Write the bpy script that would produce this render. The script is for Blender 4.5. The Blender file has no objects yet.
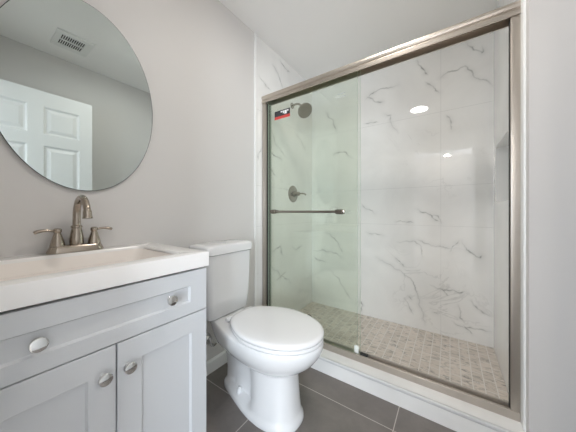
import bpy, bmesh, math, random
import numpy as np
from mathutils import Vector, Matrix
C = bpy.context.scene
COL = C.collection
R = math.radians
PI = math.pi

# ------------------------------------------------------------------ camera
cam_d = bpy.data.cameras.new('camera')
cam = bpy.data.objects.new('camera', cam_d)
COL.objects.link(cam)
cam.location = (1.265, 0.0, 1.035)
cam.rotation_euler = (R(90), 0, R(34.93))
cam_d.sensor_width = 36
cam_d.lens = 232 * 36 / 576
cam_d.shift_y = -5 / 576
cam_d.clip_start = 0.01
C.camera = cam

# ------------------------------------------------------------------ world, exposure, lights
W = bpy.data.worlds.new('world')
C.world = W
W.use_nodes = True
W.node_tree.nodes['Background'].inputs[0].default_value = (0.75, 0.86, 1.0, 1)
W.node_tree.nodes['Background'].inputs[1].default_value = 1.0
C.view_settings.view_transform = 'Standard'
C.view_settings.look = 'None'
C.view_settings.gamma = 1
C.view_settings.exposure = 0.23
C.cycles.use_denoising = True
C.cycles.max_bounces = 14
C.cycles.diffuse_bounces = 8
C.cycles.glossy_bounces = 6
C.cycles.transparent_max_bounces = 24
C.cycles.sample_clamp_indirect = 6

LAMP = 70.0       # radiance of the ceiling diffuser
DAY = 105.0        # daylight through the right hall window; the added left one takes a share
HALL = 640.0       # hall ceiling lamp


def area(name, loc, target, sx, sy, watt, col):
    d = bpy.data.lights.new(name, 'AREA')
    d.shape = 'RECTANGLE'
    d.size, d.size_y = sx, sy
    d.energy = watt
    d.color = col
    o = bpy.data.objects.new(name, d)
    o.location = loc
    o.rotation_euler = (Vector(target) - Vector(loc)).to_track_quat('-Z', 'Y').to_euler()
    COL.objects.link(o)
    return o


area('hall_fill_left', (-0.13, -2.66, 1.33), (1.3, 0.8, 1.1), 1.0, 1.45, DAY * 0.4, (0.80, 0.90, 1.0))  # added light, put in to brighten the return wall
area('hall_daylight_right', (2.45, -2.66, 1.33), (0.8, 0.6, 1.0), 1.0, 1.45, DAY, (0.80, 0.90, 1.0))


# ------------------------------------------------------------------ materials
def new_mat(name):
    m = bpy.data.materials.new(name)
    m.use_nodes = True
    nt = m.node_tree
    return m, nt, nt.nodes['Principled BSDF']


def simple(name, col, rough=0.5, metal=0.0, bump=0.0, bscale=200, spec=0.5, coat=0.0):
    m, nt, b = new_mat(name)
    b.inputs['Base Color'].default_value = (*col, 1)
    b.inputs['Roughness'].default_value = rough
    b.inputs['Metallic'].default_value = metal
    b.inputs['Specular IOR Level'].default_value = spec
    b.inputs['Coat Weight'].default_value = coat
    if bump:
        n = nt.nodes.new('ShaderNodeTexNoise')
        n.inputs['Scale'].default_value = bscale
        g = nt.nodes.new('ShaderNodeNewGeometry')
        nt.links.new(g.outputs['Position'], n.inputs['Vector'])
        bp = nt.nodes.new('ShaderNodeBump')
        bp.inputs['Strength'].default_value = bump
        bp.inputs['Distance'].default_value = 0.002
        nt.links.new(n.outputs['Fac'], bp.inputs['Height'])
        nt.links.new(bp.outputs['Normal'], b.inputs['Normal'])
    return m


class NB:
    """small node helper"""
    def __init__(s, nt):
        s.nt = nt

    def val(s, sock, v):
        if hasattr(v, 'is_output'):
            s.nt.links.new(v, sock)
        else:
            sock.default_value = v

    def math(s, op, a, b=0.0, c=None):
        n = s.nt.nodes.new('ShaderNodeMath')
        n.operation = op
        s.val(n.inputs[0], a)
        s.val(n.inputs[1], b)
        if c is not None:
            s.val(n.inputs[2], c)
        return n.outputs[0]

    def noise(s, vec, scale, detail=2, rough=0.5, dist=0.0):
        n = s.nt.nodes.new('ShaderNodeTexNoise')
        s.nt.links.new(vec, n.inputs['Vector'])
        n.inputs['Scale'].default_value = scale
        n.inputs['Detail'].default_value = detail
        n.inputs['Roughness'].default_value = rough
        n.inputs['Distortion'].default_value = dist
        return n.outputs['Fac']

    def mix(s, f, a, b):
        n = s.nt.nodes.new('ShaderNodeMix')
        n.data_type = 'RGBA'
        s.val(n.inputs[0], f)
        for i, v in ((6, a), (7, b)):
            if isinstance(v, tuple):
                n.inputs[i].default_value = (*v, 1)
            else:
                s.nt.links.new(v, n.inputs[i])
        return n.outputs[2]

    def ramp(s, f, lo, hi):
        n = s.nt.nodes.new('ShaderNodeMapRange')
        n.clamp = True
        s.val(n.inputs[0], f)
        n.inputs[1].default_value = lo
        n.inputs[2].default_value = hi
        return n.outputs[0]

    def line(s, coord, at, half):
        return s.math('LESS_THAN', s.math('ABSOLUTE', s.math('SUBTRACT', coord, at)), half)

    def pos(s):
        g = s.nt.nodes.new('ShaderNodeNewGeometry')
        sp = s.nt.nodes.new('ShaderNodeSeparateXYZ')
        s.nt.links.new(g.outputs['Position'], sp.inputs[0])
        return g.outputs['Position'], sp.outputs


def marble_mat(name, haxis, vlines, hlines, painted):
    m, nt, b = new_mat(name)
    k = NB(nt)
    P, xyz = k.pos()
    cloud = k.noise(P, 2.2, 4, 0.55, 0.6)
    base = k.mix(k.ramp(cloud, 0.35, 0.7), (0.88, 0.87, 0.855), (0.80, 0.79, 0.775))
    # faint thin veins
    v = k.math('ABSOLUTE', k.math('SUBTRACT', k.noise(P, 1.7, 5, 0.6, 1.2), 0.5))
    thin = k.math('SUBTRACT', 1.0, k.ramp(v, 0.0, 0.012))
    mask = k.ramp(k.noise(P, 1.3, 2), 0.55, 0.7)
    base = k.mix(k.math('MULTIPLY', k.math('MULTIPLY', thin, mask), 0.35), base, (0.42, 0.42, 0.41))
    if painted:
        at = nt.nodes.new('ShaderNodeAttribute')
        at.attribute_name = 'vein'
        sp = nt.nodes.new('ShaderNodeSeparateColor')
        nt.links.new(at.outputs['Color'], sp.inputs[0])
        base = k.mix(k.math('MULTIPLY', sp.outputs[1], 0.55), base, (0.45, 0.46, 0.45))
        base = k.mix(k.math('MULTIPLY', sp.outputs[0], 0.9), base, (0.22, 0.22, 0.21))
    g = None
    for l in vlines:
        q = k.line(xyz[haxis], l, 0.0012)
        g = q if g is None else k.math('MAXIMUM', g, q)
    for l in hlines:
        q = k.line(xyz[2], l, 0.0012)
        g = q if g is None else k.math('MAXIMUM', g, q)
    if g is not None:
        base = k.mix(k.math('MULTIPLY', g, 0.6), base, (0.55, 0.55, 0.54))
    nt.links.new(base, b.inputs['Base Color'])
    b.inputs['Roughness'].default_value = 0.02
    b.inputs['Specular IOR Level'].default_value = 0.8
    return m


def floor_tile_mat():
    m, nt, b = new_mat('floor_tile')
    k = NB(nt)
    P, xyz = k.pos()
    x, y = xyz[0], xyz[1]
    v = k.math('DIVIDE', k.math('SUBTRACT', y, 0.885), 0.295)
    row = k.math('FLOOR', v)
    fy = k.math('SUBTRACT', v, row)
    u = k.math('DIVIDE', k.math('SUBTRACT', x, 0.443), 0.602)
    cu = k.math('FLOOR', u)
    fu = k.math('SUBTRACT', u, cu)
    e = lambda f, w: k.math('MAXIMUM', k.math('LESS_THAN', f, w), k.math('GREATER_THAN', f, 1 - w))
    grout = k.math('MAXIMUM', e(fy, 0.0065), e(fu, 0.0032))
    n = k.noise(P, 5.0, 6, 0.65, 0.4)
    n2 = k.noise(P, 38.0, 4, 0.6)
    wn = nt.nodes.new('ShaderNodeTexWhiteNoise')
    wn.noise_dimensions = '2D'
    cb = nt.nodes.new('ShaderNodeCombineXYZ')
    nt.links.new(row, cb.inputs[0])
    nt.links.new(cu, cb.inputs[1])
    nt.links.new(cb.outputs[0], wn.inputs['Vector'])
    c = k.mix(k.ramp(n, 0.3, 0.72), (0.135, 0.118, 0.108), (0.215, 0.192, 0.176))
    c = k.mix(k.math('MULTIPLY', n2, 0.25), c, (0.25, 0.23, 0.215))
    c = k.mix(k.math('MULTIPLY', wn.outputs['Value'], 0.18), c, (0.12, 0.105, 0.095))
    c = k.mix(grout, c, (0.50, 0.46, 0.42))
    nt.links.new(c, b.inputs['Base Color'])
    b.inputs['Roughness'].default_value = 0.38
    b.inputs['Specular IOR Level'].default_value = 0.4
    bp = nt.nodes.new('ShaderNodeBump')
    bp.inputs['Strength'].default_value = 0.3
    bp.inputs['Distance'].default_value = 0.002
    nt.links.new(k.math('SUBTRACT', k.math('MULTIPLY', n2, 0.25), grout), bp.inputs['Height'])
    nt.links.new(bp.outputs['Normal'], b.inputs['Normal'])
    return m


def mosaic_mat():
    m, nt, b = new_mat('marble_mosaic')
    k = NB(nt)
    P, xyz = k.pos()
    cb = nt.nodes.new('ShaderNodeCombineXYZ')
    nt.links.new(xyz[1], cb.inputs[0])
    nt.links.new(xyz[0], cb.inputs[1])
    br = nt.nodes.new('ShaderNodeTexBrick')
    nt.links.new(cb.outputs[0], br.inputs['Vector'])
    br.inputs['Scale'].default_value = 1.0
    br.inputs['Brick Width'].default_value = 0.104
    br.inputs['Row Height'].default_value = 0.055
    br.inputs['Mortar Size'].default_value = 0.0028
    br.inputs['Mortar Smooth'].default_value = 0.1
    br.inputs['Bias'].default_value = 0.0
    br.inputs['Color1'].default_value = (0.74, 0.66, 0.59, 1)
    br.inputs['Color2'].default_value = (0.62, 0.55, 0.485, 1)
    br.inputs['Mortar'].default_value = (0.76, 0.72, 0.68, 1)
    # streaks inside each stone
    mp = nt.nodes.new('ShaderNodeMapping')
    mp.inputs['Scale'].default_value = (18, 40, 1)
    nt.links.new(P, mp.inputs['Vector'])
    st = k.noise(mp.outputs[0], 1.0, 4, 0.7, 0.8)
    c = k.mix(k.math('MULTIPLY', k.ramp(st, 0.50, 0.68), 0.85), br.outputs['Color'], (0.20, 0.18, 0.16))
    c = k.mix(br.outputs['Fac'], c, (0.76, 0.72, 0.68))
    nt.links.new(c, b.inputs['Base Color'])
    b.inputs['Roughness'].default_value = 0.3
    return m


def glass_mat(name, tint):
    m = bpy.data.materials.new(name)
    m.use_nodes = True
    nt = m.node_tree
    nt.nodes.remove(nt.nodes['Principled BSDF'])
    out = nt.nodes['Material Output']
    t = nt.nodes.new('ShaderNodeBsdfTransparent')
    t.inputs[0].default_value = (*tint, 1)
    g = nt.nodes.new('ShaderNodeBsdfGlossy')
    g.inputs['Roughness'].default_value = 0.0
    g.inputs[0].default_value = (0.95, 1.0, 0.96, 1)
    k = NB(nt)
    ge = nt.nodes.new('ShaderNodeNewGeometry')
    dt = nt.nodes.new('ShaderNodeVectorMath')
    dt.operation = 'DOT_PRODUCT'
    nt.links.new(ge.outputs['Normal'], dt.inputs[0])
    nt.links.new(ge.outputs['Incoming'], dt.inputs[1])
    c = k.math('SUBTRACT', 1.0, k.math('ABSOLUTE', dt.outputs['Value']))
    fr = k.math('MULTIPLY_ADD', k.math('POWER', c, 5.0), 0.96, 0.04)
    mx = nt.nodes.new('ShaderNodeMixShader')
    nt.links.new(fr, mx.inputs[0])
    nt.links.new(t.outputs[0], mx.inputs[1])
    nt.links.new(g.outputs[0], mx.inputs[2])
    nt.links.new(mx.outputs[0], out.inputs[0])
    return m


def emit_mat(name, col, s):
    m, nt, b = new_mat(name)
    b.inputs['Base Color'].default_value = (0.9, 0.9, 0.9, 1)
    b.inputs['Emission Color'].default_value = (*col, 1)
    b.inputs['Emission Strength'].default_value = s
    return m


M = {}
M['paint'] = simple('wall_paint', (0.655, 0.635, 0.623), 0.6, bump=0.08, bscale=350)
M['ceiling'] = simple('ceiling_paint', (0.93, 0.915, 0.905), 0.8)
M['trim'] = simple('white_trim_paint', (0.82, 0.82, 0.81), 0.4)
M['door'] = simple('white_door_paint', (0.84, 0.84, 0.84), 0.4)
M['cab'] = simple('grey_cabinet_paint', (0.60, 0.61, 0.625), 0.42)
M['vent_shade'] = simple('vent_shade_black', (0.05, 0.05, 0.05), 0.8)  # near-black, stands in for shade behind the vent slots
M['top'] = simple('cultured_marble', (0.86, 0.84, 0.825), 0.18)
M['basin'] = simple('biscuit_basin', (0.87, 0.81, 0.765), 0.2)
M['porc'] = simple('porcelain', (0.78, 0.78, 0.785), 0.07, coat=0.5)
M['seat'] = simple('seat_plastic', (0.79, 0.785, 0.79), 0.16)
M['nickel'] = simple('brushed_nickel', (0.33, 0.30, 0.265), 0.24, 1.0)
M['frame'] = simple('brushed_nickel_frame', (0.60, 0.54, 0.48), 0.34, 1.0)
M['nickel_dark'] = simple('faucet_nickel', (0.40, 0.345, 0.29), 0.22, 1.0)
M['chrome'] = simple('chrome', (0.75, 0.75, 0.74), 0.09, 1.0)
M['dark'] = simple('dark_rubber', (0.03, 0.028, 0.026), 0.6)
M['clear_clip'] = simple('pale_clip', (0.8, 0.82, 0.78), 0.3)
M['mirror'] = simple('mirror_silver', (0.62, 0.675, 0.66), 0.0, 1.0)
M['mirror_edge'] = simple('mirror_edge', (0.10, 0.11, 0.11), 0.25, 0.6)
M['glass'] = glass_mat('door_glass', (0.971, 0.985, 0.964))
M['glass_edge'] = simple('glass_edge', (0.48, 0.58, 0.47), 0.15)
M['tile_back'] = marble_mat('marble_tile_back', 0, (1.203,), (0.912, 1.24, 1.85), True)
M['tile_side'] = marble_mat('marble_tile_side', 1, (1.70,), (0.912, 1.24, 1.85), True)
M['tile_plain'] = marble_mat('marble_tile_plain', 1, (1.70,), (0.02,), False)
M['curb'] = marble_mat('marble_curb', 0, (), (), False)
M['floor'] = floor_tile_mat()
M['mosaic'] = mosaic_mat()
M['edging'] = simple('pale_tile_edging', (0.62, 0.62, 0.62), 0.35)
M['track'] = simple('satin_track', (0.50, 0.455, 0.41), 0.42, 1.0)
M['red'] = simple('sticker_red', (0.55, 0.06, 0.05), 0.5)
M['black'] = simple('sticker_black', (0.03, 0.03, 0.035), 0.5)
M['white'] = simple('sticker_white', (0.8, 0.8, 0.8), 0.5)
M['etch'] = simple('etched_frost', (0.42, 0.45, 0.43), 0.8)
M['wood'] = simple('hall_floor_wood', (0.42, 0.38, 0.34), 0.4)
M['lamp'] = emit_mat('lamp_diffuser', (1.0, 0.955, 0.89), LAMP)
M['hall_lamp'] = emit_mat('hall_lamp_diffuser', (1.0, 0.95, 0.88), HALL)
M['braid'] = simple('braided_hose', (0.45, 0.45, 0.44), 0.4, 0.8, bump=0.5, bscale=900)


# ------------------------------------------------------------------ mesh helpers (world coordinates)
def obj(name, bm, mat, parent=None, smooth=35, kind=None, label=None):
    bmesh.ops.recalc_face_normals(bm, faces=bm.faces)
    me = bpy.data.meshes.new(name)
    off = parent_loc(parent) if parent else Vector((0, 0, 0))
    if off.length:
        bmesh.ops.translate(bm, verts=bm.verts, vec=-off)
    bm.to_mesh(me)
    bm.free()
    for mm in (mat if isinstance(mat, (list, tuple)) else [mat]):
        me.materials.append(mm)
    if smooth:
        me.shade_smooth()
        me.set_sharp_from_angle(angle=R(smooth))
    o = bpy.data.objects.new(name, me)
    COL.objects.link(o)
    if parent:
        o.parent = parent
    if kind:
        o['kind'] = kind
    if label:
        o['label'] = label
    return o


def parent_loc(p):
    v = Vector((0, 0, 0))
    while p:
        v += p.location
        p = p.parent
    return v


def thing(name, label, cat, loc, group=None, kind=None):
    o = bpy.data.objects.new(name, None)
    o.empty_display_size = 0.05
    COL.objects.link(o)
    o.location = loc
    o['label'] = label
    o['category'] = cat
    if group:
        o['group'] = group
    if kind:
        o['kind'] = kind
    return o


def box(bm, lo, hi, bev=0.0, seg=2, mi=0):
    d = bmesh.ops.create_cube(bm, size=1.0)
    vs = d['verts']
    for v in vs:
        v.co = Vector([(lo[i] + hi[i]) / 2 + v.co[i] * (hi[i] - lo[i]) for i in range(3)])
    fs = list({f for v in vs for f in v.link_faces})
    for f in fs:
        f.material_index = mi
    if bev:
        es = list({e for v in vs for e in v.link_edges})
        r = bmesh.ops.bevel(bm, geom=es, offset=bev, segments=seg, profile=0.5, affect='EDGES')
        for f in r['faces']:
            f.material_index = mi
    return bm


def B(lo, hi, bev=0.0, seg=2):
    return box(bmesh.new(), lo, hi, bev, seg)


def basis(axis):
    a = Vector(axis).normalized()
    t = Vector((0, 0, 1)) if abs(a.z) < 0.9 else Vector((1, 0, 0))
    u = t.cross(a).normalized()
    return u, a.cross(u), a


def lathe(bm, origin, axis, prof, n=32):
    """prof: (radius, distance along axis); closed with caps"""
    u, v, a = basis(axis)
    o = Vector(origin)
    rings = []
    for r, h in prof:
        if r < 1e-6:
            rings.append([bm.verts.new(o + a * h)])
        else:
            rings.append([bm.verts.new(o + a * h + u * r * math.cos(2 * PI * i / n) + v * r * math.sin(2 * PI * i / n)) for i in range(n)])
    for p, q in zip(rings, rings[1:]):
        for i in range(n):
            j = (i + 1) % n
            if len(p) == 1 and len(q) == 1:
                continue
            if len(p) == 1:
                bm.faces.new((p[0], q[i], q[j]))
            elif len(q) == 1:
                bm.faces.new((p[i], p[j], q[0]))
            else:
                bm.faces.new((p[i], p[j], q[j], q[i]))
    for r in (rings[0], rings[-1]):
        if len(r) > 2:
            bm.faces.new(r)
    return bm


def tube(bm, pts, rad, n=14, flat=1.0):
    """rad: one number or one per point; flat squeezes the section vertically"""
    pts = [Vector(p) for p in pts]
    rad = [rad] * len(pts) if isinstance(rad, (int, float)) else rad
    rings = []
    prev = None
    for i, p in enumerate(pts):
        t = (pts[min(i + 1, len(pts) - 1)] - pts[max(i - 1, 0)]).normalized()
        if prev is None:
            u, v, _ = basis(t)
        else:
            u = (prev - t * prev.dot(t)).normalized()
            v = t.cross(u)
        prev = u
        rings.append([bm.verts.new(p + (u * math.cos(2 * PI * k / n) + v * flat * math.sin(2 * PI * k / n)) * rad[i]) for k in range(n)])
    for p, q in zip(rings, rings[1:]):
        for k in range(n):
            bm.faces.new((p[k], p[(k + 1) % n], q[(k + 1) % n], q[k]))
    bm.faces.new(rings[0])
    bm.faces.new(rings[-1])
    return bm


def spline(pts, m=8):
    """Catmull-Rom through pts"""
    P = [Vector(p) for p in pts]
    P = [P[0] * 2 - P[1]] + P + [P[-1] * 2 - P[-2]]
    out = []
    for i in range(1, len(P) - 2):
        for j in range(m):
            t = j / m
            a, b, c, d = P[i - 1:i + 3]
            out.append(0.5 * ((2 * b) + (c - a) * t + (2 * a - 5 * b + 4 * c - d) * t * t + (3 * b - a - 3 * c + d) * t ** 3))
    out.append(P[-2])
    return out


def loft(bm, loops, cap=True):
    rings = [[bm.verts.new(p) for p in l] for l in loops]
    for p, q in zip(rings, rings[1:]):
        n = len(p)
        for i in range(n):
            bm.faces.new((p[i], p[(i + 1) % n], q[(i + 1) % n], q[i]))
    if cap:
        bm.faces.new(rings[0])
        bm.faces.new(rings[-1])
    return bm


def prism(bm, prof, axis, lo, hi):
    """extrude a closed 2D profile along x (axis 0: prof=(y,z)) or y (axis 1: prof=(x,z)) or z (axis 2: prof=(x,y))"""
    def P(a, b, t):
        return {0: (t, a, b), 1: (a, t, b), 2: (a, b, t)}[axis]
    return loft(bm, [[P(a, b, lo) for a, b in prof], [P(a, b, hi) for a, b in prof]])


def grid_wall(name, axis, plane, h0, h1, z0, z1, step, mat, veins, seed, thick):
    """tiled wall face on a fine grid carrying the stone's own veins; axis = axis of the normal"""
    rnd = random.Random(seed)
    nh, nz = int(round((h1 - h0) / step)), int(round((z1 - z0) / step))
    hs, zs = np.linspace(h0, h1, nh + 1), np.linspace(z0, z1, nz + 1)
    HH, ZZ = np.meshgrid(hs, zs, indexing='ij')
    dark = np.zeros_like(HH)
    soft = np.zeros_like(HH)
    for pl in veins:
        pts = [np.array(p) for p in pl]
        for r_ in range(4):
            q = [pts[0]]
            for a, b in zip(pts, pts[1:]):
                d = np.array([-(b - a)[1], (b - a)[0]])
                q += [(a + b) / 2 + d * rnd.uniform(-0.14, 0.14), b]
            pts = q
        K = len(pts) - 1
        ph, fr, amp = rnd.uniform(0, 6), rnd.uniform(1.5, 3.5), rnd.uniform(0.6, 1.1)
        for i, (a, b) in enumerate(zip(pts, pts[1:])):
            m = 0.05
            i0, i1 = np.searchsorted(hs, [min(a[0], b[0]) - m, max(a[0], b[0]) + m])
            j0, j1 = np.searchsorted(zs, [min(a[1], b[1]) - m, max(a[1], b[1]) + m])
            if i1 <= i0 or j1 <= j0:
                continue
            X, Z = HH[i0:i1, j0:j1], ZZ[i0:i1, j0:j1]
            d = b - a
            t = np.clip(((X - a[0]) * d[0] + (Z - a[1]) * d[1]) / max(d @ d, 1e-9), 0, 1)
            D = np.hypot(X - a[0] - t * d[0], Z - a[1] - t * d[1])
            f = (i + 0.5) / K
            s = amp * (0.50 + 0.5 * (0.5 + 0.5 * math.sin(ph + fr * 2 * PI * f)) ** 2) * min(1, 4 * f + 0.1, 4 * (1 - f) + 0.1) * rnd.uniform(0.75, 1.0)
            w = 0.0020 + 0.0026 * s
            dark[i0:i1, j0:j1] = np.maximum(dark[i0:i1, j0:j1], s * np.exp(-(D / w) ** 2))
            w2 = 0.006 + 0.016 * (0.5 + 0.5 * math.sin(ph * 2 + 9 * f))
            soft[i0:i1, j0:j1] = np.maximum(soft[i0:i1, j0:j1], (0.18 + 0.42 * s) * np.exp(-(D / w2) ** 2))
    co = np.zeros(((nh + 1) * (nz + 1), 3))
    co[:, axis] = plane
    co[:, 1 - axis] = HH.ravel()
    co[:, 2] = ZZ.ravel()
    idx = np.arange((nh + 1) * (nz + 1)).reshape(nh + 1, nz + 1)
    f = np.stack([idx[:-1, :-1], idx[1:, :-1], idx[1:, 1:], idx[:-1, 1:]], -1).reshape(-1, 4)
    # the slab behind the face
    n0 = len(co)
    ex = []
    for p_ in (plane + thick * 0.004, plane + thick):
        for h, z in ((h0, z0), (h1, z0), (h1, z1), (h0, z1)):
            p = [0, 0, z]
            p[axis] = p_
            p[1 - axis] = h
            ex.append(p)
    co = np.vstack([co, ex])
    me = bpy.data.meshes.new(name)
    faces = f.tolist() + [[n0 + j for j in q] for q in ((0, 1, 2, 3), (7, 6, 5, 4), (0, 4, 5, 1), (1, 5, 6, 2), (2, 6, 7, 3), (3, 7, 4, 0))]
    me.from_pydata(co.tolist(), [], faces)
    at = me.color_attributes.new('vein', 'FLOAT_COLOR', 'POINT')
    col = np.zeros((len(co), 4), dtype=np.float32)
    col[:n0, 0] = dark.ravel()
    col[:n0, 1] = soft.ravel()
    col[:, 3] = 1
    at.data.foreach_set('color', col.ravel())
    bm = bmesh.new()
    bm.from_mesh(me)
    bmesh.ops.recalc_face_normals(bm, faces=bm.faces)
    bm.to_mesh(me)
    bm.free()
    me.materials.append(mat)
    o = bpy.data.objects.new(name, me)
    COL.objects.link(o)
    o['kind'] = 'structure'
    return o


def struct(name, bm, mat, parent=None, smooth=0):
    return obj(name, bm, mat, parent, smooth, None if parent else 'structure')


# ------------------------------------------------------------------ setting: room shell
CZ = 2.44
YF = -0.045                  # inner face of the wall with the doorway
YC = 1.345                   # front of the shower curb
YB = 2.28                    # tiled back wall
XR = 1.53                    # right side of the shower
XW = 1.70                    # wall facing the mirror
struct('floor', B((-0.12, -0.155, -0.05), (1.82, 1.48, 0)), M['floor'])
struct('ceiling', B((-0.12, -0.155, CZ), (1.82, 2.40, CZ + 0.05)), M['ceiling'])
struct('wall_left', B((-0.12, -0.155, 0), (0, YC, CZ)), M['paint'])
bm = bmesh.new()
box(bm, (0, YF - 0.11, 0), (0.74, YF, CZ))
box(bm, (0.74, YF - 0.11, 2.06), (1.58, YF, CZ))
box(bm, (1.58, YF - 0.11, 0), (XW, YF, CZ))
struct('wall_front', bm, M['paint'])
struct('wall_right', B((XW, -0.155, 0), (XW + 0.12, YC, CZ)), M['paint'])
struct('wall_return', B((XR, YC, 0), (XW + 0.12, 1.398, CZ)), M['paint'])
# doorway casing
bm = bmesh.new()
box(bm, (0.74, YF - 0.115, 0), (0.76, YF + 0.002, 2.06))
box(bm, (1.56, YF - 0.115, 0), (1.58, YF + 0.002, 2.06))
box(bm, (0.76, YF - 0.115, 2.04), (1.56, YF + 0.002, 2.06))
box(bm, (0.68, YF, 0), (0.75, YF + 0.014, 2.12), 0.004)
box(bm, (1.57, YF, 0), (1.64, YF + 0.014, 2.12), 0.004)
box(bm, (0.75, YF, 2.05), (1.57, YF + 0.014, 2.12), 0.004)
struct('trim_1', bm, M['trim'])

BV = [[(0.587, 2.115), (0.644, 2.157), (0.708, 2.176), (0.881, 2.17)], [(0.596, 2.142), (0.681, 2.07), (0.762, 2.049)], [(1.031, 2.339), (1.091, 2.215), (1.113, 2.182)], [(1.355, 2.359), (1.416, 2.272), (1.464, 2.231), (1.464, 2.284)], [(1.198, 2.129), (1.252, 2.16), (1.361, 2.169), (1.428, 2.053), (1.525, 1.96)], [(1.091, 2.13), (1.198, 2.005)], [(0.762, 1.937), (0.822, 1.913), (0.814, 1.87), (0.881, 1.737)], [(0.577, 1.884), (0.708, 1.874)], [(0.558, 1.104), (0.681, 1.007)], [(1.024, 1.052), (1.113, 1.01), (1.156, 0.968), (1.198, 0.945)], [(1.084, 1.026), (1.184, 0.994), (1.204, 0.928)], [(0.856, 0.935), (0.946, 0.938), (1.008, 0.931)], [(0.873, 0.755), (1.008, 0.774), (1.061, 0.735), (1.069, 0.634)], [(1.001, 0.782), (1.084, 0.763), (1.198, 0.747), (1.342, 0.736)], [(0.69, 0.599), (0.831, 0.533), (0.977, 0.448), (1.016, 0.376), (1.039, 0.303), (1.076, 0.174), (1.091, 0.067)], [(1.342, 0.807), (1.392, 0.717), (1.452, 0.678), (1.464, 0.702)], [(1.33, 0.806), (1.265, 0.705)], [(0.856, 0.609), (0.898, 0.578), (0.938, 0.53)], [(0.93, 0.262), (0.985, 0.169), (1.001, 0.138)], [(0.962, 0.286), (0.993, 0.258)], [(1.127, 0.414), (1.232, 0.392), (1.33, 0.387), (1.367, 0.403)], [(1.198, 0.402), (1.252, 0.347)], [(1.317, 0.29), (1.33, 0.19), (1.355, 0.165)], [(1.278, 0.152), (1.367, 0.122), (1.428, 0.132), (1.521, 0.136)], [(1.355, 0.134), (1.404, 0.086)], [(1.149, 0.192), (1.184, 0.184)], [(0.538, 0.158), (0.567, 0.116), (0.548, 0.042)], [(0.148, 0.808), (0.264, 0.751), (0.33, 0.652), (0.363, 0.613)], [(0.01, 0.599), (0.241, 0.601), (0.352, 0.55)], [(0.025, 0.535), (0.16, 0.485)], [(0.252, 1.626), (0.33, 1.646), (0.457, 1.568)], [(0.171, 2.1), (0.286, 1.862)], [(0.218, 0.407), (0.384, 0.227), (0.457, 0.141)], [(0.596, 0.831), (0.762, 0.803)], [(1.238, 1.815), (1.278, 1.685)], [(1.392, 0.346), (1.452, 0.283), (1.509, 0.252)]]
LV = [[(1.529, 0.566), (1.685, 0.445), (1.862, 0.327)], [(1.569, 0.68), (1.685, 0.717), (1.747, 0.617)], [(1.626, 0.423), (1.779, 0.461)], [(1.515, 1.535), (1.715, 1.503)], [(1.542, 1.404), (1.626, 1.345)], [(1.569, 2.309), (1.685, 2.224), (1.731, 2.171)], [(1.402, 2.126), (1.489, 2.083), (1.556, 2.078)], [(1.685, 2.405), (1.845, 2.375)], [(1.439, 1.552), (1.391, 1.445)], [(1.489, 1.798), (1.626, 1.62), (1.795, 1.537)], [(1.88, 0.693), (2.087, 0.668)], [(1.97, 1.801), (2.148, 1.689)]]
grid_wall('wall_back', 1, YB, 0.0, XR, 0.0, CZ, 0.003, M['tile_back'], BV, 3, 0.12)
grid_wall('wall_shower_left', 0, 0.0, 1.362, YB, 0.0, CZ, 0.004, M['tile_side'], LV, 5, -0.12)
# right shower wall with a niche let into it
NY0, NY1, NZ0, NZ1 = 1.62, 2.19, 1.095, 1.482
bm = bmesh.new()
X2 = XR + 0.10
box(bm, (XR, 1.398, 0), (X2, YB, NZ0))
box(bm, (XR, 1.398, NZ1), (X2, YB, CZ))
box(bm, (XR, 1.398, NZ0), (X2, NY0, NZ1))
box(bm, (XR, NY1, NZ0), (X2, YB, NZ1))
box(bm, (X2, 1.398, 0), (X2 + 0.10, YB + 0.12, CZ))
struct('wall_shower_right', bm, M['tile_plain'])
struct('floor_shower', B((0, 1.52, -0.04), (XR, YB, 0.02)), M['mosaic'])
# tile edging where paint meets tile
bm = prism(bmesh.new(), [(0.0, YC), (0.008, YC + 0.001), (0.010, YC + 0.004), (0.010, YC + 0.017), (0.0, YC + 0.017)], 2, 0.0, CZ)
struct('trim_2', bm, M['trim'])
bm = prism(bmesh.new(), [(XR, 1.39), (XR - 0.007, 1.392), (XR - 0.008, 1.40), (XR - 0.008, 1.452), (XR, 1.452)], 2, 0.095, CZ)
struct('trim_3', bm, M['trim'])
# curb: marble front, rounded metal edging, marble top
bm = prism(bmesh.new(), [(YC, 0), (YC, 0.093), (YC + 0.003, 0.096), (1.545, 0.096), (1.545, 0)], 0, 0.0, XR)
curb = struct('shower_curb', bm, M['curb'])
curb['label'] = 'low white marble curb below the sliding shower door'
bm = prism(bmesh.new(), [(YC + 0.014, 0.0965), (YC + 0.002, 0.099), (YC - 0.003, 0.095), (YC - 0.004, 0.086), (YC - 0.001, 0.080), (YC + 0.001, 0.080)], 0, 0.012, XR - 0.002)
struct('trim_4', bm, M['edging'])
# baseboards


def baseboard(name, axis, lo, hi, face, sgn):
    t = 0.014 * sgn
    prof = [(face, 0), (face + t, 0), (face + t, 0.070), (face + t * 0.55, 0.080), (face, 0.082)]
    struct(name, prism(bmesh.new(), prof, axis, lo, hi), M['trim'], smooth=0)


baseboard('baseboard_left', 1, 0.58, YC - 0.002, 0.0, 1)
baseboard('baseboard_right', 1, YF, YC, XW, -1)
baseboard('baseboard_return', 0, XR + 0.002, XW - 0.015, YC, -1)

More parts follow.
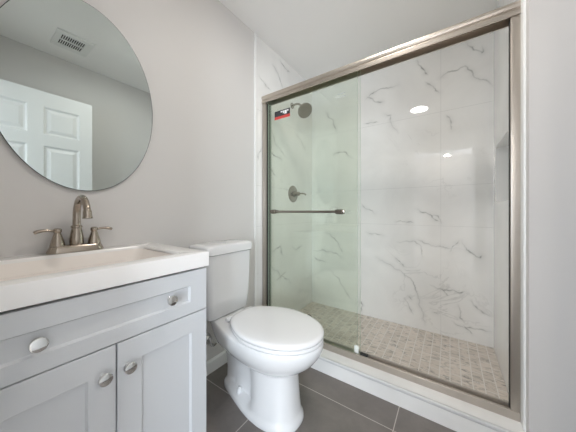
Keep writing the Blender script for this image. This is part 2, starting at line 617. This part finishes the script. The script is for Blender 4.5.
# ------------------------------------------------------------------ setting: hall behind the doorway
struct('floor_hall', B((-0.8, -2.75, -0.05), (3.3, -0.155, 0)), M['wood'])
struct('ceiling_hall', B((-0.8, -2.75, CZ), (3.3, -0.155, CZ + 0.05)), M['ceiling'])
bm = bmesh.new()
box(bm, (-0.8, -2.87, 0.55), (-0.65, -2.75, 2.1))
box(bm, (0.40, -2.87, 0.55), (1.9, -2.75, 2.1))
box(bm, (3.0, -2.87, 0.55), (3.42, -2.75, 2.1))
box(bm, (-0.8, -2.87, 0), (3.42, -2.75, 0.55))
box(bm, (-0.8, -2.87, 2.1), (3.42, -2.75, CZ))
struct('wall_hall_back', bm, M['paint'])
struct('wall_hall_left', B((-0.92, -2.75, 0), (-0.8, -0.155, CZ)), M['paint'])
struct('wall_hall_right', B((3.3, -2.75, 0), (3.42, -0.155, CZ)), M['paint'])
bm = bmesh.new()
box(bm, (-0.8, -0.265, 0), (-0.12, -0.155, CZ))
box(bm, (1.82, -0.265, 0), (3.3, -0.155, CZ))
struct('wall_hall_front', bm, M['paint'])
for wn, a0, a1 in (('window_added_1', -0.65, 0.40), ('window_2', 1.9, 3.0)):  # the left window is added, unseen, to go with the return wall's fill light
    bm = bmesh.new()
    for lo, hi in (((a0, -2.79, 0.55), (a0 + 0.06, -2.74, 2.1)), ((a1 - 0.06, -2.79, 0.55), (a1, -2.74, 2.1)), ((a0 + 0.06, -2.79, 0.55), (a1 - 0.06, -2.74, 0.61)),
                   ((a0 + 0.06, -2.79, 2.04), (a1 - 0.06, -2.74, 2.1)), ((a0 + 0.06, -2.78, 1.30), (a1 - 0.06, -2.745, 1.34))):
        box(bm, lo, hi)
    struct(wn, bm, M['trim'])
bm = prism(bmesh.new(), [(-2.75, 0), (-2.735, 0), (-2.735, 0.1), (-2.75, 0.11)], 0, -0.8, 3.3)
struct('baseboard_hall', bm, M['trim'])

# ------------------------------------------------------------------ bathroom door, open against the right wall
DX0, DX1, DY0, DY1, DZ1 = 1.532, 1.567, -0.028, 0.737, 2.03
door = bpy.data.objects.new('door_1', None)
COL.objects.link(door)
door.location = (1.55, DY0, 0)
door['kind'] = 'structure'
door['label'] = 'white six-panel door standing open, seen in the mirror'
bm = bmesh.new()
ys = [DY0, DY0 + 0.118, DY0 + 0.355, DY0 + 0.446, DY0 + 0.674, DY1]
zs = [0.01, 0.23, 0.83, 1.01, 1.58, 1.675, 1.905, DZ1]
for i in range(5):
    if i in (0, 2, 4):
        box(bm, (DX0, ys[i], zs[0]), (DX1, ys[i + 1], zs[-1]))
    else:
        for j in (0, 2, 4, 6):
            box(bm, (DX0, ys[i], zs[j]), (DX1, ys[i + 1], zs[j + 1]))
obj('door_leaf', bm, M['door'], door, 0)
for i in (1, 3):
    for j in (1, 3, 5):
        y0, y1, z0, z1 = ys[i], ys[i + 1], zs[j], zs[j + 1]
        bm = bmesh.new()

        def rect(d, x):
            return [(x, y0 + d, z0 + d), (x, y1 - d, z0 + d), (x, y1 - d, z1 - d), (x, y0 + d, z1 - d)]
        loft(bm, [rect(0, DX1 - 0.002), rect(0, DX0 + 0.001), rect(0.012, DX0 + 0.011), rect(0.022, DX0 + 0.011), rect(0.045, DX0 + 0.002)])
        obj('door_panel', bm, M['door'], door, 0)

# ------------------------------------------------------------------ ceiling fixtures
L0 = Vector((0.92, 0.94, CZ))
t = thing('ceiling_light', 'round flush ceiling light, mirrored at the rim of the mirror and in the shower tile', 'ceiling light', L0)
bm = lathe(bmesh.new(), L0, (0, 0, -1), [(0.118, 0), (0.118, 0.014), (0.110, 0.020), (0.0, 0.020)], 48)
obj('base', bm, M['trim'], t)
bm = lathe(bmesh.new(), L0, (0, 0, -1), [(0.100, 0.0205), (0.096, 0.026), (0.07, 0.031), (0.0, 0.033)], 48)
obj('diffuser', bm, M['lamp'], t)

V0 = (1.35, 0.56, CZ)
t = thing('ceiling_vent', 'white louvred exhaust vent in the ceiling, seen in the mirror', 'vent', V0)
bm = bmesh.new()
x0, x1, y0, y1 = 1.215, 1.475, 0.445, 0.675
for lo, hi in (((x0, y0, 2.428), (x0 + 0.05, y1, CZ)), ((x1 - 0.05, y0, 2.428), (x1, y1, CZ)), ((x0 + 0.05, y0, 2.428), (x1 - 0.05, y0 + 0.035, CZ)),
               ((x0 + 0.05, y1 - 0.05, 2.428), (x1 - 0.05, y1, CZ))):
    box(bm, lo, hi, 0.002)
obj('frame', bm, M['trim'], t)
obj('shade_backing', B((x0 + 0.05, y0 + 0.035, 2.437), (x1 - 0.05, y1 - 0.05, CZ)), M['vent_shade'], t)  # dark sheet in place of the unlit hollow behind the slats
bm = bmesh.new()
n = 11
for i in range(n + 1):
    yy = y0 + 0.035 + (y1 - y0 - 0.085) * i / n
    box(bm, (x0 + 0.05, yy - 0.0022, 2.4295), (x1 - 0.05, yy + 0.0022, 2.436))
xm = (x0 + x1) / 2
box(bm, (xm - 0.006, y0 + 0.035, 2.429), (xm + 0.006, y1 - 0.05, 2.436))
obj('grille', bm, M['trim'], t)

HL = Vector((1.2, -2.4, CZ))
t = thing('hall_light', 'small round hall ceiling light beyond the doorway, mirrored in the shower tile', 'ceiling light', HL)
obj('base', lathe(bmesh.new(), HL, (0, 0, -1), [(0.065, 0), (0.065, 0.02), (0.0, 0.02)], 32), M['trim'], t)
obj('diffuser', lathe(bmesh.new(), HL, (0, 0, -1), [(0.052, 0.0205), (0.050, 0.03), (0.03, 0.038), (0, 0.04)], 32), M['hall_lamp'], t)

# ------------------------------------------------------------------ vanity cabinet
VY0, VY1, VX = -0.037, 0.567, 0.457
van = thing('vanity_cabinet', 'grey shaker vanity cabinet with one wide drawer front over two doors', 'cabinet', (0.23, 0.265, 0))
bm = bmesh.new()
box(bm, (0.0, VY0, 0.09), (VX, VY0 + 0.016, 0.805))
box(bm, (0.0, VY1 - 0.016, 0.09), (VX, VY1, 0.805))
box(bm, (0.0, VY0 + 0.016, 0.09), (VX, VY1 - 0.016, 0.106))
box(bm, (0.0, VY0 + 0.016, 0.106), (0.012, VY1 - 0.016, 0.805))
box(bm, (VX - 0.018, VY0 + 0.016, 0.64), (VX, VY1 - 0.016, 0.805))
box(bm, (VX - 0.018, 0.25, 0.106), (VX, 0.28, 0.64))
box(bm, (0.0, VY0 + 0.002, 0.0), (VX - 0.07, VY1 - 0.002, 0.09))
obj('body', bm, M['cab'], van, 0)


def shaker(name, y0, y1, z0, z1, st, rt, rb, parent):
    """frame-and-panel front with its recessed panel, facing +x"""
    xf, xb, xp = 0.478, 0.458, 0.470
    bm = bmesh.new()

    def rc(a, b, c, d, x):
        return [(x, a, c), (x, b, c), (x, b, d), (x, a, d)]
    i0, i1, j0, j1 = y0 + st, y1 - st, z0 + rb, z1 - rt
    e = 0.0015
    loft(bm, [rc(y0, y1, z0, z1, xb), rc(y0, y1, z0, z1, xf - e), rc(y0 + e, y1 - e, z0 + e, z1 - e, xf),
              rc(i0, i1, j0, j1, xf), rc(i0 + 0.005, i1 - 0.005, j0 + 0.005, j1 - 0.005, xp)])
    return obj(name, bm, M['cab'], parent, 0)


def knob(y, z, parent):
    bm = lathe(bmesh.new(), (0.478, y, z), (1, 0, 0), [(0.0085, 0), (0.0085, 0.002), (0.006, 0.005), (0.0062, 0.012), (0.0150, 0.015), (0.0168, 0.018),
                                                       (0.0168, 0.0235), (0.0155, 0.0255), (0.0135, 0.0262), (0.0, 0.0268)], 28)
    return obj('knob', bm, M['chrome'], parent, 30, label='polished metal knob')


dr = shaker('drawer', VY0 + 0.001, VY1 - 0.001, 0.655, 0.812, 0.068, 0.054, 0.043, van)
knob(0.108, 0.731, dr)
knob(0.419, 0.733, dr)
d1 = shaker('door', VY0 + 0.001, 0.2635, 0.095, 0.6515, 0.062, 0.068, 0.068, van)
knob(0.233, 0.577, d1)
d2 = shaker('door', 0.2675, VY1 - 0.001, 0.095, 0.6515, 0.064, 0.068, 0.068, van)
knob(0.2935, 0.576, d2)

# ------------------------------------------------------------------ vanity top with its basin
TY0, TY1, TX, TZ0, TZ1 = -0.044, 0.577, 0.482, 0.820, 0.875
top = thing('vanity_countertop', 'white vanity top with a wide rectangular basin moulded into it, on the grey cabinet', 'countertop', (0.24, 0.265, TZ0))


def rrect(x0, x1, y0, y1, r, z, n=6):
    out = []
    for cx, cy, a0 in ((x1 - r, y1 - r, 0), (x0 + r, y1 - r, 90), (x0 + r, y0 + r, 180), (x1 - r, y0 + r, 270)):
        for i in range(n + 1):
            a = R(a0 + 90 * i / n)
            out.append((cx + r * math.cos(a), cy + r * math.sin(a), z))
    return out


bm = bmesh.new()
out = lambda z, d=0.0, r=0.006: rrect(0.0005 + d, TX - d, TY0 + d, TY1 - d, r, z)
inn = lambda z, d, r=0.03: rrect(0.083 + d, 0.428 - d, 0.02 + d, 0.503 - d, r, z)
loft(bm, [inn(TZ0, 0.02), out(TZ0), out(TZ1 - 0.004), out(TZ1 - 0.001, 0.001), out(TZ1, 0.004), inn(TZ1, 0.0), inn(TZ1 - 0.003, 0.003), inn(TZ1 - 0.012, 0.006)], cap=False)
obj('slab', bm, M['top'], top, 40)
bm = bmesh.new()
bs = lambda z, d, r: rrect(0.083 + d, 0.428 - d, 0.02 + d, 0.503 - d * 1.8, r, z)
loft(bm, [bs(TZ1 - 0.012, 0.0058, 0.03), bs(TZ1 - 0.05, 0.016, 0.035), bs(TZ1 - 0.085, 0.032, 0.04), bs(TZ1 - 0.105, 0.06, 0.04), bs(TZ1 - 0.112, 0.09, 0.04)], cap=False)
bm.verts.ensure_lookup_table()
bm.faces.new(bm.verts[len(bm.verts) - 28:])
obj('basin', bm, M['basin'], top, 60)
bm = lathe(bmesh.new(), (0.235, 0.26, TZ1 - 0.1125), (0, 0, 1), [(0.0, 0), (0.028, 0), (0.028, 0.002), (0.022, 0.004), (0.012, 0.002), (0.0, 0.003)], 28)
obj('drain', bm, M['nickel'], top, 40)

# ------------------------------------------------------------------ faucet
FX, FY, FZ = 0.040, 0.277, TZ1 + 0.0005
fau = thing('faucet', 'brushed nickel gooseneck faucet with two lever handles behind the basin', 'faucet', (FX, FY, FZ))
bm = bmesh.new()


def stad(hx, hy, z, n=12):
    o = []
    for s, a0 in ((1, 0), (-1, 180)):
        for i in range(n + 1):
            a = R(a0 + 180 * i / n)
            o.append((FX + hx * math.cos(a), FY + s * (hy - hx) + hx * math.sin(a), z))
    return o


loft(bm, [stad(0.030, 0.087, FZ), stad(0.030, 0.087, FZ + 0.004), stad(0.0275, 0.082, FZ + 0.016), stad(0.025, 0.078, FZ + 0.024), stad(0.021, 0.074, FZ + 0.027)])
obj('base', bm, M['nickel_dark'], fau, 50)
bm = lathe(bmesh.new(), (FX, FY, FZ + 0.026), (0, 0, 1), [(0.0215, -0.003), (0.0225, 0.012), (0.0205, 0.035), (0.0165, 0.058), (0.0150, 0.066), (0.0178, 0.068), (0.0180, 0.073), (0.0150, 0.076),
                                                         (0.0125, 0.078)], 28)
sp = spline([(FX, FY, FZ + 0.09), (FX, FY, FZ + 0.135), (FX + 0.006, FY, FZ + 0.168), (FX + 0.028, FY, FZ + 0.199), (FX + 0.064, FY, FZ + 0.210), (FX + 0.100, FY, FZ + 0.200), (FX + 0.124, FY, FZ + 0.174),
             (FX + 0.132, FY, FZ + 0.156)], 7)
tube(bm, sp, [0.0128 - 0.0022 * i / len(sp) for i in range(len(sp))], 20)
lathe(bm, (FX + 0.1315, FY, FZ + 0.158), (0.12, 0, -1), [(0.0105, -0.006), (0.0125, -0.002), (0.0130, 0.004), (0.0138, 0.018), (0.0150, 0.021), (0.0150, 0.026), (0.009, 0.0265), (0.0, 0.024)], 24)
obj('spout', bm, M['nickel_dark'], fau, 40)
for s in (-1, 1):
    hy = FY + s * 0.0555
    bm = lathe(bmesh.new(), (FX, hy, FZ + 0.026), (0, 0, 1), [(0.0200, -0.003), (0.0225, 0), (0.0220, 0.004), (0.0190, 0.018), (0.0130, 0.038), (0.0098, 0.050), (0.0118, 0.052), (0.0125, 0.058), (0.0118, 0.064),
                                                              (0.008, 0.067), (0.0, 0.068)], 28)
    h = obj('handle', bm, M['nickel_dark'], fau, 40)
    lv = spline([(FX, hy, FZ + 0.080), (FX, hy + s * 0.02, FZ + 0.086), (FX + 0.001, hy + s * 0.036, FZ + 0.087), (FX + 0.002, hy + s * 0.052, FZ + 0.084), (FX + 0.002, hy + s * 0.062, FZ + 0.080)], 5)
    n = len(lv)
    bm = tube(bmesh.new(), lv, [0.0042 + 0.0022 * math.sin(PI * min(1, (i / n)) ** 2.2) for i in range(n)], 14)
    obj('lever', bm, M['nickel_dark'], h, 50)

# ------------------------------------------------------------------ mirror
MY, MZ, MA, MB_ = 0.312, 1.515, 0.268, 0.396
mir = thing('oval_mirror', 'large oval frameless mirror on the grey wall above the faucet', 'mirror', (0.0, MY, MZ))


def oval(a, b, x, n=128):
    return [(x, MY + a * math.cos(2 * PI * i / n), MZ + b * math.sin(2 * PI * i / n)) for i in range(n)]


bm = loft(bmesh.new(), [oval(MA - 0.02, MB_ - 0.02, 0.001), oval(MA - 0.001, MB_ - 0.001, 0.006), oval(MA, MB_, 0.008), oval(MA, MB_, 0.0108), oval(MA - 0.0015, MB_ - 0.0015, 0.0115)])
obj('mirror_backing', bm, M['mirror_edge'], mir, 30)
bm = bmesh.new()
bm.faces.new([bm.verts.new(p) for p in oval(MA - 0.002, MB_ - 0.002, 0.0120)])
r = bmesh.ops.extrude_face_region(bm, geom=bm.faces[:])
bmesh.ops.translate(bm, verts=[v for v in r['geom'] if isinstance(v, bmesh.types.BMVert)], vec=(-0.0004, 0, 0))
obj('mirror_glass', bm, M['mirror'], mir, 0)

# ------------------------------------------------------------------ toilet
TC = 0.947
toi = thing('toilet', 'white two-piece toilet with its lid closed, between vanity and shower', 'toilet', (0.4, TC, 0))


def egg(x0, x1, xc, w, wr, z, n=140, nar=None, fe=1.0):
    """plan outline: round front, squarer back of half-width wr at the rear; nar(x) narrows the sides"""
    o = []
    for i in range(n):
        t = 2 * PI * i / n
        c, s = math.cos(t), math.sin(t)
        if c >= 0:
            x = xc + (x1 - xc) * (abs(c) ** 0.92)
            y = w * math.copysign(abs(s) ** fe, s)
        else:
            e = 0.62
            x = xc - (xc - x0) * abs(c) ** e
            y = math.copysign(abs(s) ** e, s)
            q = (xc - x) / (xc - x0)
            q = q * q * (3 - 2 * q)
            y *= w + (wr - w) * q
        if nar:
            y *= nar(x)
        o.append((x, TC + y, z))
    return o


def nar(x, k=0.66):
    a = min(1, max(0, (x - 0.418) / 0.018))
    a = a * a * (3 - 2 * a)
    return k + (1 - k) * a


nd = lambda k: (lambda x: nar(x, k))
fb = 0.78
rows = [egg(0.150, 0.672, 0.50, 0.120, 0.062, 0.0, fe=fb), egg(0.148, 0.674, 0.50, 0.122, 0.064, 0.008, fe=fb), egg(0.150, 0.670, 0.50, 0.119, 0.064, 0.026, fe=fb),
        egg(0.155, 0.662, 0.50, 0.114, 0.066, 0.036, nar=nd(0.92), fe=fb),
        egg(0.165, 0.658, 0.50, 0.111, 0.072, 0.052, nar=nd(0.52), fe=fb), egg(0.170, 0.652, 0.50, 0.107, 0.085, 0.11, nar=nd(0.50), fe=fb),
        egg(0.165, 0.647, 0.50, 0.103, 0.092, 0.18, nar=nd(0.54), fe=fb),
        egg(0.150, 0.645, 0.50, 0.101, 0.096, 0.226, nar=nd(0.76), fe=fb), egg(0.135, 0.648, 0.50, 0.103, 0.098, 0.243, nar=nd(0.84), fe=0.85),
        egg(0.115, 0.664, 0.50, 0.118, 0.100, 0.252, nar=nd(0.92), fe=0.95),
        egg(0.10, 0.686, 0.50, 0.136, 0.102, 0.262), egg(0.085, 0.716, 0.50, 0.154, 0.105, 0.281), egg(0.07, 0.745, 0.50, 0.171, 0.108, 0.308),
        egg(0.055, 0.768, 0.50, 0.184, 0.112, 0.340), egg(0.045, 0.780, 0.50, 0.191, 0.116, 0.368), egg(0.04, 0.783, 0.50, 0.193, 0.118, 0.388),
        egg(0.042, 0.781, 0.50, 0.191, 0.117, 0.397), egg(0.05, 0.773, 0.50, 0.185, 0.112, 0.402), egg(0.10, 0.70, 0.48, 0.12, 0.07, 0.402)]
UP = 0.015
rows = [[(px, py, pz + UP * min(1, max(0, (pz - 0.15) / 0.08))) for px, py, pz in r_] for r_ in rows]
obj('bowl', loft(bmesh.new(), rows), M['porc'], toi, 60)
st = lambda d, z: egg(0.274 + d, 0.782 - d, 0.51, 0.192 - d, 0.142 - d, z + UP)
obj('seat', loft(bmesh.new(), [st(0.02, 0.4025), st(0.004, 0.4025), st(0.0, 0.407), st(0.0, 0.415), st(0.004, 0.420), st(0.02, 0.4205)]), M['seat'], toi, 50)
sl = lambda d, z: egg(0.270 + d, 0.784 - d, 0.51, 0.193 - d, 0.144 - d, z + UP)
obj('lid', loft(bmesh.new(), [sl(0.02, 0.4225), sl(0.004, 0.4225), sl(0.0, 0.427), sl(0.0, 0.436), sl(0.005, 0.4425), sl(0.02, 0.4455), sl(0.06, 0.4475), sl(0.11, 0.4485)]), M['seat'], toi, 50)
for s in (-1, 1):
    obj('hinge', lathe(bmesh.new(), (0.258, TC + s * 0.075 - 0.022, 0.421 + UP), (0, 1, 0), [(0.0, 0), (0.011, 0.001), (0.0125, 0.004), (0.0125, 0.040), (0.011, 0.043), (0.0, 0.044)], 18), M['seat'], toi, 40)


def tk(x1, hw, z, d=0.0, x0=0.016, r=0.035):
    return rrect(x0 + d, x1 - d, TC - hw + d, TC + hw - d, r, z)


bm = loft(bmesh.new(), [tk(0.184, 0.150, 0.4185, 0.02), tk(0.186, 0.153, 0.420, 0.006), tk(0.187, 0.155, 0.427), tk(0.193, 0.162, 0.52), tk(0.198, 0.168, 0.70), tk(0.199, 0.170, 0.784), tk(0.192, 0.160, 0.785, 0.01)])
obj('tank', bm, M['porc'], toi, 50)
bm = loft(bmesh.new(), [tk(0.207, 0.176, 0.7865, 0.02, 0.008), tk(0.207, 0.176, 0.7865, 0.004, 0.008), tk(0.209, 0.178, 0.791, 0.0, 0.008), tk(0.209, 0.178, 0.826, 0.0, 0.008), tk(0.209, 0.178, 0.835, 0.003, 0.008),
                        tk(0.209, 0.178, 0.840, 0.012, 0.008), tk(0.209, 0.178, 0.842, 0.04, 0.008, 0.02)])
tl = obj('tank_lid', bm, M['porc'], toi, 50)
bm = lathe(bmesh.new(), (0.105, 0.955, 0.842), (0, 0, 1), [(0.024, 0), (0.024, 0.003), (0.021, 0.005), (0.0, 0.0055)], 32)
obj('flush_button', bm, M['chrome'], tl, 40, label='round chrome flush button')
for s in (-1, 1):
    cap = lathe(bmesh.new(), (0.318, TC + s * 0.058, 0.040), (0, 0, 1), [(0.0135, 0), (0.0135, 0.012), (0.0125, 0.022), (0.008, 0.028), (0.0, 0.030)], 22)
    obj('bolt_cap', cap, M['porc'], toi, 50)

# ------------------------------------------------------------------ water supply stop below the tank
sv = thing('supply_valve', 'chrome water shutoff valve on the wall beside the toilet', 'valve', (0.0, 0.905, 0.218))
SVY, SVZ = 0.905, 0.218
obj('escutcheon', lathe(bmesh.new(), (0.0, SVY, SVZ), (1, 0, 0), [(0.030, 0.0005), (0.028, 0.005), (0.014, 0.010), (0.0, 0.010)], 28), M['chrome'], sv)
bm = lathe(bmesh.new(), (0.0, SVY, SVZ), (1, 0, 0), [(0.008, 0.004), (0.008, 0.03), (0.013, 0.031), (0.013, 0.062), (0.009, 0.064), (0.006, 0.072), (0.0, 0.072)], 20)
lathe(bm, (0.046, SVY, SVZ), (0, 0, 1), [(0.009, -0.016), (0.009, 0.02), (0.0105, 0.022), (0.0105, 0.034), (0.0, 0.034)], 16)
obj('body', bm, M['chrome'], sv)
bm = lathe(bmesh.new(), (0.072, SVY, SVZ), (1, 0, 0), [(0.006, -0.004), (0.010, 0.0), (0.0165, 0.003), (0.0175, 0.009), (0.014, 0.014), (0.0, 0.015)], 20)
for v in bm.verts:
    v.co.z = SVZ + (v.co.z - SVZ) * 0.55
    v.co.y = SVY + (v.co.y - SVY) * 1.25
obj('handle', bm, M['chrome'], sv)
hs = spline([(0.046, SVY, SVZ + 0.03), (0.047, SVY - 0.012, SVZ + 0.058), (0.060, SVY - 0.055, SVZ + 0.095), (0.085, SVY - 0.086, SVZ + 0.140), (0.092, SVY - 0.092, SVZ + 0.198)], 6)
obj('hose', tube(bmesh.new(), hs, 0.006, 10), M['braid'], sv)

# ------------------------------------------------------------------ sliding shower door
sd = thing('shower_door', 'framed sliding glass shower door with brushed nickel header and track', 'shower door', (0.76, 1.49, 0.096))
HX0, HX1 = 0.004, XR - 0.002
# header: stepped fascia, hollow below
hp = [(1.452, 1.912), (1.450, 1.930), (1.453, 1.934), (1.456, 1.936), (1.456, 1.940), (1.450, 1.944), (1.447, 1.955), (1.449, 1.966), (1.456, 1.973), (1.470, 1.976), (1.520, 1.976), (1.526, 1.970),
      (1.526, 1.912), (1.521, 1.912), (1.521, 1.955), (1.459, 1.955), (1.459, 1.912)]
obj('header', prism(bmesh.new(), hp, 0, HX0, HX1), M['frame'], sd, 25)
obj('header_shade_strip', B((HX0 + 0.004, 1.4595, 1.946), (HX1 - 0.004, 1.5205, 1.9545)), M['nickel_dark'], sd, 0)  # darker metal strip stands in for the shadow inside the hollow header
tp = [(1.455, 0.0965), (1.455, 0.1335), (1.457, 0.135), (1.468, 0.135), (1.470, 0.133), (1.473, 0.116), (1.500, 0.116), (1.503, 0.136), (1.508, 0.138), (1.526, 0.128), (1.530, 0.0965)]
obj('bottom_track', prism(bmesh.new(), tp, 0, HX0, HX1), M['track'], sd, 25)
for a, b, c, s in ((HX0, 0.044, 0.047, 1), (1.490, HX1, 1.487, -1)):
    lo, hi = min(a, b), max(a, b)
    yd = 1.525 if s > 0 else 1.489
    jb = obj('jamb', B((lo, 1.457, 0.1355), (hi, yd, 1.911), 0.002), M['track'], sd, 30)
    q = b if s > 0 else a
    obj('seal', B((min(q, c) + 0.0003 * (s > 0), 1.466, 0.14), (max(q, c) - 0.0003 * (s < 0), yd - 0.004, 1.905)), M['dark'], jb, 0)


def panel(y0, y1, x0, x1, bar):
    bm = box(bmesh.new(), (x0, y0, 0.122), (x1, y1, 1.940))
    for f in bm.faces:
        f.normal_update()
        f.material_index = 0 if abs(f.normal.y) > 0.5 else 1
    return obj('glass_panel', bm, [M['glass'], M['glass_edge']], sd, 0)


p1 = panel(1.4745, 1.4805, 0.056, 0.784, True)
p2 = panel(1.4960, 1.5020, 0.060, 0.796, False)
# towel bar on the outer panel
BY, BZ = 1.428, 1.030
bm = tube(bmesh.new(), [(0.150, BY, BZ), (0.680, BY, BZ)], 0.0085, 16)
tb = obj('towel_bar', bm, M['nickel'], p1, 40, label='brushed nickel towel bar')
for xa, xb in ((0.118, 0.182), (0.656, 0.722)):
    L = xb - xa
    pr = [(0.0, 0), (0.011, 0.0005), (0.0145, 0.003), (0.015, 0.008)]
    for i in range(3):
        h = 0.010 + i * (L - 0.024) / 3
        g = (L - 0.024) / 3
        pr += [(0.0115, h), (0.0165, h + g * 0.3), (0.0165, h + g * 0.7), (0.0115, h + g * 0.95)]
    pr += [(0.0135, L - 0.010), (0.0105, L - 0.001), (0.0, L)]
    bm = lathe(bmesh.new(), (xa, BY, BZ), (1, 0, 0), pr, 22)
    lathe(bm, ((xa + xb) / 2, BY, BZ), (0, 1, 0), [(0.008, 0.0), (0.008, 0.036), (0.0125, 0.038), (0.0125, 0.0462), (0.0, 0.0462)], 18)
    obj('towel_bar_post', bm, M['nickel'], p1, 40)
# warning sticker on the glass: pale sheet, black band with pale blocks of lettering, red band
sx0, sx1, sz0, sz1 = 0.120, 0.268, 1.756, 1.822
bm = bmesh.new()
yg = 1.4742
box(bm, (sx0, yg - 0.0004, sz0), (sx1, yg, sz1), mi=0)
box(bm, (sx0, yg - 0.0009, sz0 + 0.022), (sx1, yg - 0.0004, sz1), mi=1)
box(bm, (sx0, yg - 0.0009, sz0), (sx1, yg - 0.0004, sz0 + 0.022), mi=2)
rnd = random.Random(4)
x = sx0 + 0.06
for wd, hh in ((0.018, 0.010), (0.010, 0.022), (0.022, 0.028), (0.012, 0.012), (0.010, 0.020)):
    if x + wd < sx1 - 0.004:
        box(bm, (x, yg - 0.0013, sz1 - 0.008 - hh), (x + wd, yg - 0.0009, sz1 - 0.008), mi=0)
        x += wd + 0.004
obj('warning_sticker', bm, [M['white'], M['black'], M['red']], p1, 0, label='black and red warning sticker')
bm = bmesh.new()
for z, xs in ((1.806, ((0.652, 0.668), (0.672, 0.690), (0.694, 0.704))), (1.786, ((0.640, 0.652), (0.656, 0.676), (0.680, 0.690), (0.694, 0.708)))):
    for a, b in xs:
        box(bm, (a, yg - 0.0004, z), (b, yg, z + 0.006))
obj('tempered_mark', bm, M['etch'], p1, 0)
# bottom guide and the pale clip on the panel's foot
obj('bottom_guide', B((0.800, 1.4760, 0.1165), (0.845, 1.4940, 0.142), 0.002), M['dark'], sd, 30, label='black bottom guide')
bm = box(bmesh.new(), (0.766, 1.4700, 0.137), (0.793, 1.4742, 0.185), 0.0015)
obj('panel_clip', bm, M['clear_clip'], p1, 30)

# ------------------------------------------------------------------ shower fittings on the left tile wall
SY = 1.88
sh = thing('rain_shower', 'round nickel rain shower head on a bent arm from the tile wall', 'shower head', (0.0, SY, 2.06))
obj('flange', lathe(bmesh.new(), (0.0, SY, 2.062), (1, 0, 0), [(0.028, 0.0005), (0.026, 0.006), (0.013, 0.012), (0.0, 0.012)], 28), M['nickel'], sh)
arm = spline([(0.005, SY, 2.062), (0.045, SY, 2.066), (0.085, SY - 0.002, 2.055), (0.118, SY - 0.004, 2.020), (0.126, SY - 0.005, 2.004)], 6)
obj('arm', tube(bmesh.new(), arm, 0.0095, 16), M['nickel'], sh)
hd = Vector((0.128, SY - 0.006, 2.000))
ax = Vector((0.66, -0.32, -0.66))
bm = lathe(bmesh.new(), hd, ax, [(0.0, -0.004), (0.012, -0.002), (0.015, 0.008), (0.012, 0.016), (0.022, 0.026), (0.056, 0.036), (0.070, 0.042), (0.072, 0.048), (0.069, 0.052), (0.0, 0.052)], 40)
obj('head', bm, M['nickel'], sh, 40)
u, v, a = basis(ax)
bm = bmesh.new()
for k, rr in ((1, 0.0), (8, 0.022), (14, 0.042), (20, 0.061)):
    for i in range(k):
        p = hd + a * 0.0519 + u * rr * math.cos(2 * PI * i / k) + v * rr * math.sin(2 * PI * i / k)
        lathe(bm, p, a, [(0.003, 0), (0.0028, 0.0022), (0.0, 0.0025)], 8)
obj('spray_face', bm, M['dark'], sh, 40)

VYc, VZc = 1.897, 1.202
vv = thing('shower_mixer', 'round nickel shower mixer with a lever on the tile wall behind glass', 'shower valve', (0.0, VYc, VZc))
obj('escutcheon', lathe(bmesh.new(), (0.0, VYc, VZc), (1, 0, 0), [(0.082, 0.0005), (0.081, 0.004), (0.072, 0.009), (0.045, 0.012), (0.030, 0.016), (0.0, 0.016)], 40), M['nickel'], vv)
bm = lathe(bmesh.new(), (0.0, VYc, VZc), (1, 0, 0), [(0.030, 0.015), (0.029, 0.022), (0.021, 0.045), (0.018, 0.058), (0.020, 0.060), (0.019, 0.072), (0.010, 0.078), (0.0, 0.079)], 28)
hb = obj('handle', bm, M['nickel'], vv, 40)
lv = spline([(0.066, VYc, VZc), (0.080, VYc + 0.028, VZc + 0.003), (0.090, VYc + 0.060, VZc + 0.002), (0.094, VYc + 0.085, VZc - 0.006)], 5)
obj('lever', tube(bmesh.new(), lv, [0.0065 + 0.003 * i / len(lv) for i in range(len(lv))], 12), M['nickel'], hb, 40)

dn = thing('shower_drain', 'small round dark drain in the mosaic shower floor near the left wall', 'drain', (0.13, 1.93, 0.02))
obj('drain_rim', lathe(bmesh.new(), (0.13, 1.93, 0.02), (0, 0, 1), [(0.052, 0.0002), (0.052, 0.0025), (0.046, 0.003), (0.044, 0.001), (0.0, 0.001)], 36), M['nickel_dark'], dn)
bm = bmesh.new()
for i in range(-3, 4):
    w = math.sqrt(0.043 ** 2 - (i * 0.012) ** 2)
    box(bm, (0.13 + i * 0.012 - 0.0025, 1.93 - w, 0.0211), (0.13 + i * 0.012 + 0.0025, 1.93 + w, 0.0225))
obj('strainer', bm, M['dark'], dn, 0)

sd.location.y -= 0.02
